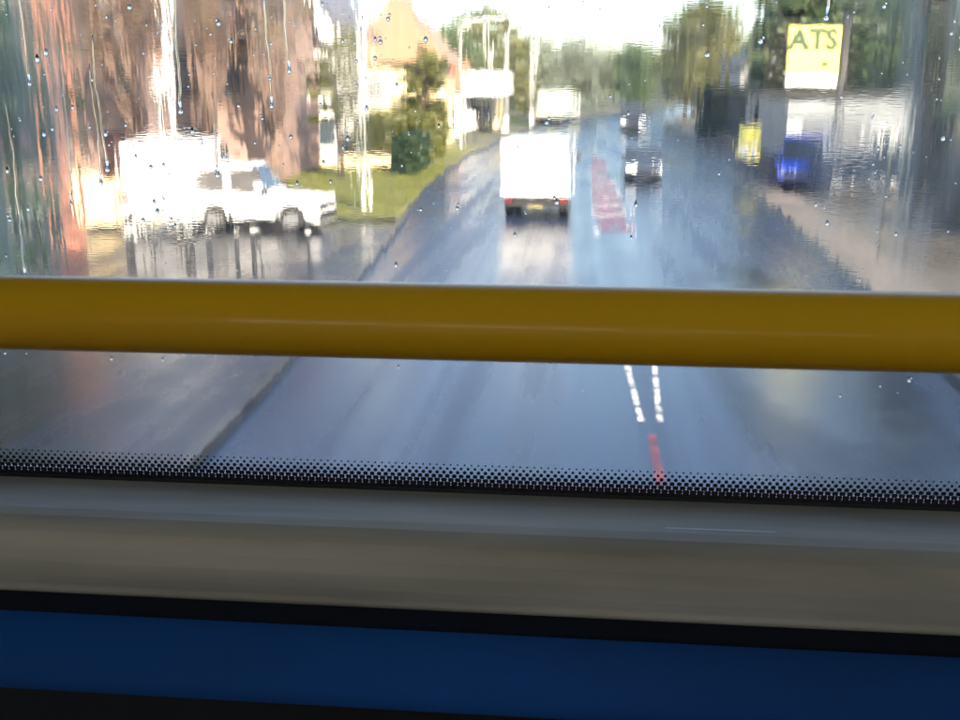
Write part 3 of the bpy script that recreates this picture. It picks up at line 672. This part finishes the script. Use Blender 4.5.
    for s in (-1, 1):
        MB().box(s*(hw-.22)-.15, s*(hw-.22)+.15, hl-.12, hl+.012, belt*.6, belt*.74).build('headlight', lights or M['rim'], t, bevel=.02)
        MB().box(s*(hw-.13)-.09, s*(hw-.13)+.09, -hl-.012, -hl+.1, belt*.62, belt*.92).build('tail_light', M['redlamp'], t, bevel=.015)
        MB().box(s*(hw+.1)-.09, s*(hw+.1)+.09, fw-.72, fw-.6, belt+.02, belt+.2).build('wing_mirror', M['black'], t, bevel=.02)
    MB().box(-.5, .5, hl-.06, hl+.014, belt*.55, belt*.68).build('grille', M['black'], t, bevel=.01)
    MB().box(-.26, .26, -hl-.014, -hl+.02, .42, .53).build('number_plate', M['numberplate'], t)
    MB().box(-hw+.05, hw-.05, -hl-.05, -hl+.08, .3, .46).build('bumper', M['black'], t, bevel=.03); MB().box(-hw+.05, hw-.05, hl-.08, hl+.05, .3, .46).build('bumper', M['black'], t, bevel=.03)
    return t
_wp = []
def wheel_proto():
    if not _wp:
        o = MB().tube([(-.11, 0, 0), (-.09, 0, 0), (.09, 0, 0), (.11, 0, 0)], [.28, .33, .33, .28], 24).build('wheel', M['tyre'], None)
        r = MB().tube([(-.115, 0, 0), (.115, 0, 0)], .2, 20).build('rim', M['rim'], o)
        _wp.append(o)
    return _wp[0]

vehicle('white panel van parked end on at the left, doors towards us', 'van', -11.75, 29.9, R(2), 4.9, 1.98, 2.42, 'van', M['vwhite'], name='parked_van')
vehicle('small boxy white four by four parked side on beside the van', 'car', -9.1, 28.9, R(-90), 3.75, 1.7, 1.84, 'boxy', M['vwhite'])
vehicle('blue van parked in front of the workshop', 'van', 8.95, 43.2, R(168), 4.2, 1.85, 1.95, 'van', M['vblue'], name='parked_van')
vehicle('black hatchback parked on the forecourt right of the big sign', 'car', 9.65, 39.6, R(185), 3.9, 1.72, 1.42, 'hatch', M['vdark'])
vehicle('dark car driving towards us with bright headlights', 'car', 2.75, 47, R(180), 4.1, 1.7, 1.42, 'hatch', M['vdark'], lights=M['headlamp'], name='oncoming_car')
vehicle('distant van driving towards us with its lights on, near the bend', 'van', 4.3, 92, R(178), 4.8, 1.85, 2.2, 'van', M['vdark'], lights=M['headlamp'], name='oncoming_van')
# remove the wheel prototype
for o in [c for c in bpy.data.objects if c.parent == _wp[0]] + [_wp[0]]: bpy.data.objects.remove(o)

# white box truck ahead
def box_truck(label, x, y, W, H, L, m, name, rz=0, detail=True):
    t = thing(name, label, 'truck', (x, y, 0), rz)
    hw = W/2
    MB().box(-hw, hw, 0, L*.68, .62, H).build('cargo_box', m, t, bevel=.05)
    tr = MB()
    for a in ((-hw, -hw+.07), (hw-.07, hw)): tr.box(a[0], a[1], -.03, -.002, .64, H-.02)
    tr.box(-hw+.071, hw-.071, -.03, -.002, H-.09, H-.02); tr.box(-hw+.071, hw-.071, -.03, -.002, .64, .72)
    tr.build('rear_frame', m, t, bevel=.008)
    for s in (-1, 1):
        d = MB().box(min(s*.012, s*(hw-.09)), max(s*.012, s*(hw-.09)), -.02, -.003, .74, H-.11).build('rear_door', m, t, bevel=.006)
        lk = MB(); lk.tube([(s*.12, -.035, .78), (s*.12, -.035, H-.15)], .014, 8); lk.box(s*.12-.09, s*.12+.09, -.055, -.03, 1.2, 1.25); lk.build('lock_rod', M['steel'], d)
        MB().box(s*(hw-.2)-.14, s*(hw-.2)+.1, -.06, -.0, .48, .56).build('tail_light', M['redlamp'], t, bevel=.01)
        MB().box(s*(hw-.22)-.02, s*(hw-.22)+.2 if s > 0 else s*(hw-.22)+.02, .2, .24, .2, .55).build('mud_flap', M['black'], t)
    if detail:
        MB().box(.42, .78, -.034, -.021, 1.95, 2.1).build('small_decal', M['steel'], t); MB().box(-.42, -.28, -.034, -.021, 1.12, 1.32).build('small_decal', M['steel'], t)
    MB().box(-hw+.35, hw-.35, .05, L*.9, .42, .6).build('chassis', M['black'], t)
    MB().box(-hw+.08, hw-.08, -.08, .06, .36, .45).build('bumper', M['black'], t)
    MB().box(-.24, .24, -.095, -.081, .31, .4).build('number_plate', M['plate_dirty'], t)
    cab = MB(); y0 = L*.7; prof = [(y0, .4), (L, .4), (L, 1.2), (L-.35, 1.4), (L-.75, H*.86), (y0, H*.88)]
    cab.prism(prof, -hw+.08, hw-.08, 'x'); cab.build('cab', m, t, bevel=.05)
    MB().add([(-hw+.2, L-.37, 1.42), (hw-.2, L-.37, 1.42), (hw-.25, L-.74, H*.84), (-hw+.25, L-.74, H*.84), (-hw+.2, L-.33, 1.44), (hw-.2, L-.33, 1.44), (hw-.25, L-.7, H*.855), (-hw+.25, L-.7, H*.855)],
             [(0, 1, 2, 3), (4, 5, 6, 7), (0, 1, 5, 4), (1, 2, 6, 5), (2, 3, 7, 6), (3, 0, 4, 7)]).build('windscreen', M['vglass'], t)
    for s in (-1, 1):
        MB().box(s*(hw+.16)-.07, s*(hw+.16)+.07, L-.75, L-.65, 1.4, 1.75).build('wing_mirror', M['black'], t, bevel=.02)
        for yy in (L*.17, L*.84):
            w = MB().tube([(s*(hw-.3), yy, .38), (s*(hw-.27), yy, .38), (s*(hw-.06), yy, .38), (s*(hw-.04), yy, .38)], [.34, .38, .38, .34], 22).build('wheel', M['tyre'], t)
            MB().tube([(s*(hw-.3)-.0, yy, .38), (s*(hw-.032), yy, .38)], .2, 16).build('rim', M['rim'], w)
    return t
box_truck('white box truck driving ahead of us in our lane', -1.38, 32.7, 2.1, 2.4, 5.4, M['vwhite'], 'box_truck')
box_truck('distant pale lorry heading away at the road bend', -3.2, 104, 2.3, 3.3, 7.5, M['vpale'], 'distant_lorry', R(-14), False)

# ------------------------------------------------------------------ our bus, upper deck front
EYE = 4.2
bus = thing('double_decker_bus', 'upper deck front of our bus: yellow rail, grey window ledge, blue panel and rainy windscreen', 'bus', (0, 0, 0))
M['rail'] = mat('yellow handrail', (.97, .5, .008), .32, .08, 3, coat=.25)
M['ledge'] = mat('grey ledge plastic', (.46, .41, .32), .42, .34, 2.5, bump=.06, stretch=(1.2, 8, 8))
M['panel'] = mat('dark blue panel', (.002, .085, .32), .85, .25, 3, stretch=(1, 3, 3))
M['shell'] = mat('cream bus lining', (.72, .7, .66), .6, .08, 2)
M['sideglass'] = glass_pane_mat('side window glass', (.9, .92, .92))
M['ledge_shade'] = mat('black ledge shade', (.002, .006, .018), .8, .2, 20)  # shade under the ledge lip, put into a near-black base
M['shell_dark'] = mat('dark grey closed bays', (.1, .1, .11), .6, .1, 3)
M['floor'] = mat('pale speckled bus floor', (.62, .6, .55), .5, .2, 40)
M['outer'] = mat('red bus paint', (.4, .03, .03), .3, .08, 2, coat=.5)
BX0, BX1, GY = -1.85, .65, .72
ZG = EYE-.297     # bottom of the visible glass
MB().tube([(BX0, .455, EYE-.107), (-.9, .457, EYE-.107), (0, .457, EYE-.107), (BX1, .455, EYE-.107)], .0178, 40, False).build('handrail', M['rail'], bus, smooth=True)
# ledge profile (y, z relative to eye)
prof = [(GY-.004, -.299), (GY-.03, -.2995), (.662, -.3003), (.652, -.3015), (.643, -.3045), (.6385, -.3075), (.637, -.311), (.6345, -.318), (.628, -.3255), (.619, -.3315), (.6145, -.3335), (.6115, -.3345), (.610, -.337), (.6105, -.3395), (.613, -.3415), (.65, -.342), (GY-.004, -.344)]
MB().prism([(a, EYE+b) for a, b in prof], BX0+.01, BX1-.01, 'x').build('window_ledge', M['ledge'], bus, bevel=.0012, smooth=False)
MB().box(.065, .14, .668, .6698, EYE-.3004, EYE-.2999).build('ledge_groove', M['steel'], bus)
# lower blue panel, bulging towards us, with a dark gap under it
pp = [(.715, -.366), (.69, -.368), (.676, -.372), (.662, -.380), (.648, -.392), (.637, -.406), (.631, -.42), (.630, -.4295), (.636, -.4345), (.65, -.437), (.715, -.437)]
MB().prism([(a, EYE+b) for a, b in pp], BX0+.01, BX1-.01, 'x').build('blue_panel', M['panel'], bus, smooth=True)
MB().box(BX0+.01, BX1-.01, .655, .70, EYE-.384, EYE-.3445).build('ledge_shade', M['ledge_shade'], bus, bevel=.006)  # dark strip standing in for the ledge's shadow on the blue panel
MB().box(BX0+.01, BX1-.01, .665, .70, EYE-1.25, EYE-.445).build('kick_panel', M['black'], bus)
MB().box(BX0, BX1, -9.5, .70, EYE-1.3, EYE-1.252).build('floor', M['floor'], bus)
MB().box(BX0-.03, BX1+.03, -9.5, GY+.06, EYE+.75, EYE+.85).build('roof', M['shell'], bus)
rw_ = MB(); rw_.box(BX0, BX1, -9.56, -9.5, EYE-1.3, EYE-.38); rw_.box(BX0, BX1, -9.56, -9.5, EYE+.6, EYE+.75); rw_.box(BX0, BX0+.3, -9.56, -9.5, EYE-.38, EYE+.6); rw_.box(BX1-.3, BX1, -9.56, -9.5, EYE-.38, EYE+.6)
rw_.build('rear_wall', M['shell'], bus)
MB().add([(BX0+.3, -9.53, EYE-.38), (BX1-.3, -9.53, EYE-.38), (BX1-.3, -9.53, EYE+.6), (BX0+.3, -9.53, EYE+.6)], [(0, 1, 2, 3)]).build('rear_window', M['sideglass'], bus)  # added behind the view to let more light into the cabin
for s, X in ((-1, BX0), (1, BX1)):
    w = MB(); a, b = (X-.03, X) if s < 0 else (X, X+.03)
    w.box(a, b, -9.5, GY+.06, EYE-1.3, EYE-.38); w.box(a, b, -9.5, GY+.06, EYE+.68, EYE+.75)
    w.box(a, b, .70 if s > 0 else -4.4, GY+.06, EYE-.38, EYE+.68)
    for k in range(0 if s > 0 else 2, 6): w.box(a, b, -1.2-1.6*k, -1.08-1.6*k, EYE-.38, EYE+.68)
    w.build('side_wall', M['shell_dark'] if s < 0 else M['shell'], bus)  # unseen left bays closed and lined dark, to keep light off the rail
    o = MB(); o.box(a-.001 if s < 0 else b+.003, a-.003 if s < 0 else b+.001+.004, -9.5, GY+.06, .4, EYE-.3); o.build('lower_side', M['outer'], bus)
MB().box(BX0, BX1, GY+.055, GY+.09, .4, ZG-.03).build('outer_front_panel', M['outer'], bus)
for X in (BX0-.015, BX1+.015):
    for k in range(0 if X > 0 else 3, 7):
        y1 = .698 if k == 0 else -1.202-1.6*(k-1); y0 = -1.078-1.6*k if k < 6 else -9.498
        MB().add([(X, y0, EYE-.38), (X, y1, EYE-.38), (X, y1, EYE+.68), (X, y0, EYE+.68)], [(0, 1, 2, 3)]).build('side_window', M['sideglass'], bus)
# windscreen
M['screen'] = glass_pane_mat('windscreen glass', (.95, .97, .97))
scr = MB().add([(BX0, GY, ZG-.03), (BX1, GY, ZG-.03), (BX1, GY, EYE+.75), (BX0, GY, EYE+.75)], [(0, 1, 2, 3)]).build('windscreen', M['screen'], bus)
# printed black dot band along the bottom of the glass
def frit():
    m = bpy.data.materials.new('printed black dots'); m.use_nodes = True; nt = m.node_tree; N = nt.nodes; L = nt.links
    def mth(op, a=None, b=None, av=None, bv=None):
        n_ = N.new('ShaderNodeMath'); n_.operation = op
        if a is not None: L.new(a, n_.inputs[0])
        if b is not None: L.new(b, n_.inputs[1])
        if av is not None: n_.inputs[0].default_value = av
        if bv is not None: n_.inputs[1].default_value = bv
        return n_.outputs[0]
    tc = N.new('ShaderNodeTexCoord'); sp = N.new('ShaderNodeSeparateXYZ'); L.new(tc.outputs['Object'], sp.inputs[0])
    px, pz = .0052, .0030
    zz = mth('DIVIDE', mth('SUBTRACT', sp.outputs[2], bv=ZG), bv=pz)
    row = mth('FLOOR', zz); par = mth('MODULO', row, bv=2.0)
    xs = mth('ADD', mth('DIVIDE', sp.outputs[0], bv=px), mth('MULTIPLY', par, bv=.5))
    fx = mth('MULTIPLY', mth('SUBTRACT', mth('FRACT', mth('ADD', xs, bv=1000)), bv=.5), bv=px)
    fz = mth('MULTIPLY', mth('SUBTRACT', mth('FRACT', zz), bv=.5), bv=pz)
    d = mth('SQRT', mth('ADD', mth('MULTIPLY', fx, fx), mth('MULTIPLY', fz, fz)))
    rad = N.new('ShaderNodeMapRange'); L.new(row, rad.inputs[0]); rad.inputs[1].default_value = 0; rad.inputs[2].default_value = 6; rad.inputs[3].default_value = .0029; rad.inputs[4].default_value = .0007
    ins = mth('LESS_THAN', d, rad.outputs[0])
    tr = N.new('ShaderNodeBsdfTransparent'); p = N['Principled BSDF']; p.inputs['Base Color'].default_value = (.004, .006, .012, 1); p.inputs['Roughness'].default_value = .5
    ms = N.new('ShaderNodeMixShader'); L.new(ins, ms.inputs[0]); L.new(tr.outputs[0], ms.inputs[1]); L.new(p.outputs[0], ms.inputs[2])
    L.new(ms.outputs[0], N['Material Output'].inputs[0]); return m
fz1 = ZG+.0207
MB().add([(BX0, GY-.003, ZG), (BX1, GY-.003, ZG), (BX1, GY-.003, fz1), (BX0, GY-.003, fz1)], [(0, 1, 2, 3)]).build('dot_band', frit(), scr)
MB().box(BX0, BX1, GY-.004, GY-.001, ZG-.03, ZG).build('edge_seal', M['black'], scr)

# water running down the outside of the glass: a thin two sided film whose outer face is rippled
def film_mat(flat):
    m = bpy.data.materials.new('rain water film' + (' inner face' if flat else '')); m.use_nodes = True; nt = m.node_tree; N = nt.nodes; L = nt.links
    N.remove(N['Principled BSDF'])
    g = N.new('ShaderNodeBsdfRefraction'); g.inputs['IOR'].default_value = 1.33; g.inputs['Roughness'].default_value = 0.0
    out = g.outputs[0]
    if not flat:
        tc = N.new('ShaderNodeTexCoord')
        def nz(sx, sz, scale, det, off=0):
            mp = N.new('ShaderNodeMapping'); mp.inputs['Scale'].default_value = (sx, 1, sz); mp.inputs['Location'].default_value = (off, off, 0)
            L.new(tc.outputs['Object'], mp.inputs[0]); t_ = N.new('ShaderNodeTexNoise'); t_.inputs['Scale'].default_value = scale; t_.inputs['Detail'].default_value = det
            L.new(mp.outputs[0], t_.inputs['Vector']); return t_.outputs['Fac']
        streak = nz(1, .09, 75, 2.5); blotch = nz(1, .35, 9, 3, 47.2); fine = nz(1, .3, 170, 2, 7)
        def mth(op, a, b, bv=None):
            n_ = N.new('ShaderNodeMath'); n_.operation = op; L.new(a, n_.inputs[0])
            if b is not None: L.new(b, n_.inputs[1])
            if bv is not None: n_.inputs[1].default_value = bv
            return n_.outputs[0]
        # height in the pane: heavy runs above the rail, almost dry below it
        sp = N.new('ShaderNodeSeparateXYZ'); L.new(tc.outputs['Object'], sp.inputs[0])
        up = N.new('ShaderNodeMapRange'); up.inputs[1].default_value = EYE-.22; up.inputs[2].default_value = EYE-.09; up.inputs[3].default_value = .09; up.inputs[4].default_value = 1; L.new(sp.outputs[2], up.inputs[0])
        cov = N.new('ShaderNodeMapRange'); cov.inputs[1].default_value = .36; cov.inputs[2].default_value = .62; cov.inputs[3].default_value = .18; cov.inputs[4].default_value = .9; L.new(blotch, cov.inputs[0])
        # the wiper has swept the middle a little clearer
        ab = N.new('ShaderNodeMath'); ab.operation = 'ABSOLUTE'; s_ = mth('SUBTRACT', sp.outputs[0], None, .03); L.new(s_, ab.inputs[0])
        mid = N.new('ShaderNodeMapRange'); mid.inputs[1].default_value = .03; mid.inputs[2].default_value = .2; mid.inputs[3].default_value = .5; mid.inputs[4].default_value = 1; L.new(ab.outputs[0], mid.inputs[0])
        dx = mth('SUBTRACT', sp.outputs[0], None, .152); dz = mth('SUBTRACT', sp.outputs[2], None, EYE+.02)
        dd = N.new('ShaderNodeMath'); dd.operation = 'SQRT'; L.new(mth('ADD', mth('MULTIPLY', dx, dx), mth('MULTIPLY', dz, dz)), dd.inputs[0])
        rub = N.new('ShaderNodeMapRange'); rub.inputs[1].default_value = .022; rub.inputs[2].default_value = .06; rub.inputs[3].default_value = .1; rub.inputs[4].default_value = 1; L.new(dd.outputs[0], rub.inputs[0])
        amt = mth('MULTIPLY', mth('MULTIPLY', mth('MULTIPLY', up.outputs[0], cov.outputs[0]), mid.outputs[0]), rub.outputs[0])
        # tiny horizontal ripples in the running water smear what is behind up and down, more in some runs than others
        rip = nz(.09, 1, 1300, 1, 5); runs = nz(1, .05, 42, 2, 11)
        rm = N.new('ShaderNodeMapRange'); rm.inputs[1].default_value = .4; rm.inputs[2].default_value = .62; rm.inputs[3].default_value = .03; rm.inputs[4].default_value = .11; L.new(runs, rm.inputs[0])
        hgt = mth('ADD', mth('ADD', streak, mth('MULTIPLY', fine, None, .13)), mth('MULTIPLY', rip, rm.outputs[0]))
        b = N.new('ShaderNodeBump'); b.inputs['Distance'].default_value = .0009; L.new(amt, b.inputs['Strength']); L.new(hgt, b.inputs['Height'])
        L.new(b.outputs[0], g.inputs['Normal'])
        rg0 = N.new('ShaderNodeMapRange'); rg0.inputs[1].default_value = .35; rg0.inputs[2].default_value = .65; rg0.inputs[3].default_value = .5; rg0.inputs[4].default_value = 1.5; L.new(streak, rg0.inputs[0])
        rg = mth('ADD', mth('MULTIPLY', mth('MULTIPLY', amt, rg0.outputs[0]), None, .1), None, .035); L.new(rg, g.inputs['Roughness'])
        # mist clinging to the glass scatters a little light
        tl = N.new('ShaderNodeBsdfTranslucent'); tl.inputs[0].default_value = (.9, .92, .95, 1)
        fm = mth('ADD', mth('MULTIPLY', mth('MULTIPLY', amt, rg0.outputs[0]), None, .2), None, .01)
        ms = N.new('ShaderNodeMixShader'); L.new(fm, ms.inputs[0]); L.new(g.outputs[0], ms.inputs[1]); L.new(tl.outputs[0], ms.inputs[2]); out = ms.outputs[0]
    L.new(out, N['Material Output'].inputs[0]); return m
fy0, fy1 = GY+.004, GY+.0055
fo = MB().box(BX0, BX1, fy0, fy1, ZG-.025, EYE+.74).build('rain_film', film_mat(False))
fo.data.materials.append(film_mat(True))
for p in fo.data.polygons:
    if p.normal.y < -.5: p.material_index = 1
tag(fo, 'film of rain water running in streaks down the windscreen', 'water film', kind='stuff')
# drops
M['drop'] = bpy.data.materials.new('water drop'); M['drop'].use_nodes = True; nt = M['drop'].node_tree; nt.nodes.remove(nt.nodes['Principled BSDF'])
gg = nt.nodes.new('ShaderNodeBsdfGlass'); gg.inputs['IOR'].default_value = 1.33; gg.inputs['Roughness'].default_value = 0; nt.links.new(gg.outputs[0], nt.nodes['Material Output'].inputs[0])
rng = random.Random(21); dm = MB()
def drop(x, z, r, el):
    rings, seg = 3, 9; vs = []; y = fy1+.0003
    for i in range(rings):
        a = (math.pi/2)*i/rings
        for k in range(seg):
            t = 2*math.pi*k/seg; el_ = el if math.sin(t) > 0 else 1
            vs.append((x+math.cos(t)*math.cos(a)*r, y+math.sin(a)*r*.45, z+math.sin(t)*math.cos(a)*r*el_))
    vs.append((x, y+r*.45, z)); top = len(vs)-1
    fs = [tuple(range(seg))]
    for i in range(rings-1):
        for k in range(seg): fs.append((i*seg+k, i*seg+(k+1) % seg, (i+1)*seg+(k+1) % seg, (i+1)*seg+k))
    for k in range(seg): fs.append(((rings-1)*seg+k, (rings-1)*seg+(k+1) % seg, top))
    dm.add(vs, fs)
for _ in range(1900):
    x = rng.uniform(-.75, .6); z = EYE+rng.uniform(-.22, .2)
    if z < EYE-.1 and rng.random() < .75: continue
    if abs(x-.03) < .13 and rng.random() < .75: continue
    r = .0005+.0013*rng.random()**3; drop(x, z, r, rng.uniform(1, 2.6))
    if rng.random() < .3: drop(x+rng.uniform(-1, 1)*r, z+r*1.7, r*.7, 1.5)
for _ in range(46):      # rivulets creeping down, each with a heavier head
    x = rng.choice([rng.uniform(-.62, -.1), rng.uniform(.15, .45)]); z1 = EYE+rng.uniform(-.02, .16); ln = rng.uniform(.02, .13); r = rng.uniform(.0005, .0012)
    k = max(4, int(ln/.006)); pts = []; xx = x
    for i in range(k+1):
        xx += rng.gauss(0, .0005); pts.append((xx, fy1+.0004, z1-ln*i/k))
    dm.tube(pts, [r*(.35+.65*i/k) for i in range(k)]+[r*1.2], 7); drop(xx, z1-ln-r*1.5, r*1.9, 1.5)
dr = dm.build('raindrops', M['drop'], smooth=True)
bm = bmesh.new(); bm.from_mesh(dr.data); bmesh.ops.recalc_face_normals(bm, faces=bm.faces); bm.to_mesh(dr.data); bm.free()
tag(dr, 'small raindrops clinging to the outside of the windscreen', 'raindrops', kind='stuff')

# ------------------------------------------------------------------ light
SUN_EL, SUN_AZ = 33, 148      # azimuth clockwise from +y: behind us and to the right
w = bpy.data.worlds.new('World'); scene.world = w; w.use_nodes = True; nt = w.node_tree
sky = nt.nodes.new('ShaderNodeTexSky'); sky.sky_type = 'NISHITA'; sky.sun_disc = False
sky.sun_elevation = R(SUN_EL); sky.sun_rotation = R(SUN_AZ); sky.dust_density = 1.5
nt.links.new(sky.outputs[0], nt.nodes['Background'].inputs[0]); nt.nodes['Background'].inputs[1].default_value = .115
sl = bpy.data.lights.new('sun', 'SUN'); sl.energy = 4.8; sl.angle = R(.5); sl.color = (1, .85, .66)
so = link(bpy.data.objects.new('sun', sl))
d = Vector((math.sin(R(SUN_AZ))*math.cos(R(SUN_EL)), math.cos(R(SUN_AZ))*math.cos(R(SUN_EL)), math.sin(R(SUN_EL))))
so.rotation_euler = d.to_track_quat('Z', 'Y').to_euler(); so.location = (10, -10, 30)

# ------------------------------------------------------------------ camera
cd = bpy.data.cameras.new('camera'); cam = link(bpy.data.objects.new('camera', cd))
cd.sensor_width = 36; cd.lens = 36*1030/960; cd.clip_start = .02; cd.clip_end = 3000
cam.location = (0, 0, EYE); cam.rotation_euler = (R(90-15.2), 0, R(5.5))
cd.dof.use_dof = True; cd.dof.focus_distance = .72; cd.dof.aperture_fstop = 36*1030/960/2.6
scene.camera = cam
scene.render.engine = 'CYCLES'
scene.cycles.use_denoising = True
scene.cycles.max_bounces = 14; scene.cycles.transmission_bounces = 10; scene.cycles.transparent_max_bounces = 16; scene.cycles.diffuse_bounces = 4
scene.cycles.caustics_refractive = True; scene.cycles.caustics_reflective = False
scene.view_settings.view_transform = 'Standard'; scene.view_settings.look = 'None'; scene.view_settings.gamma = 1; scene.view_settings.exposure = 1.82
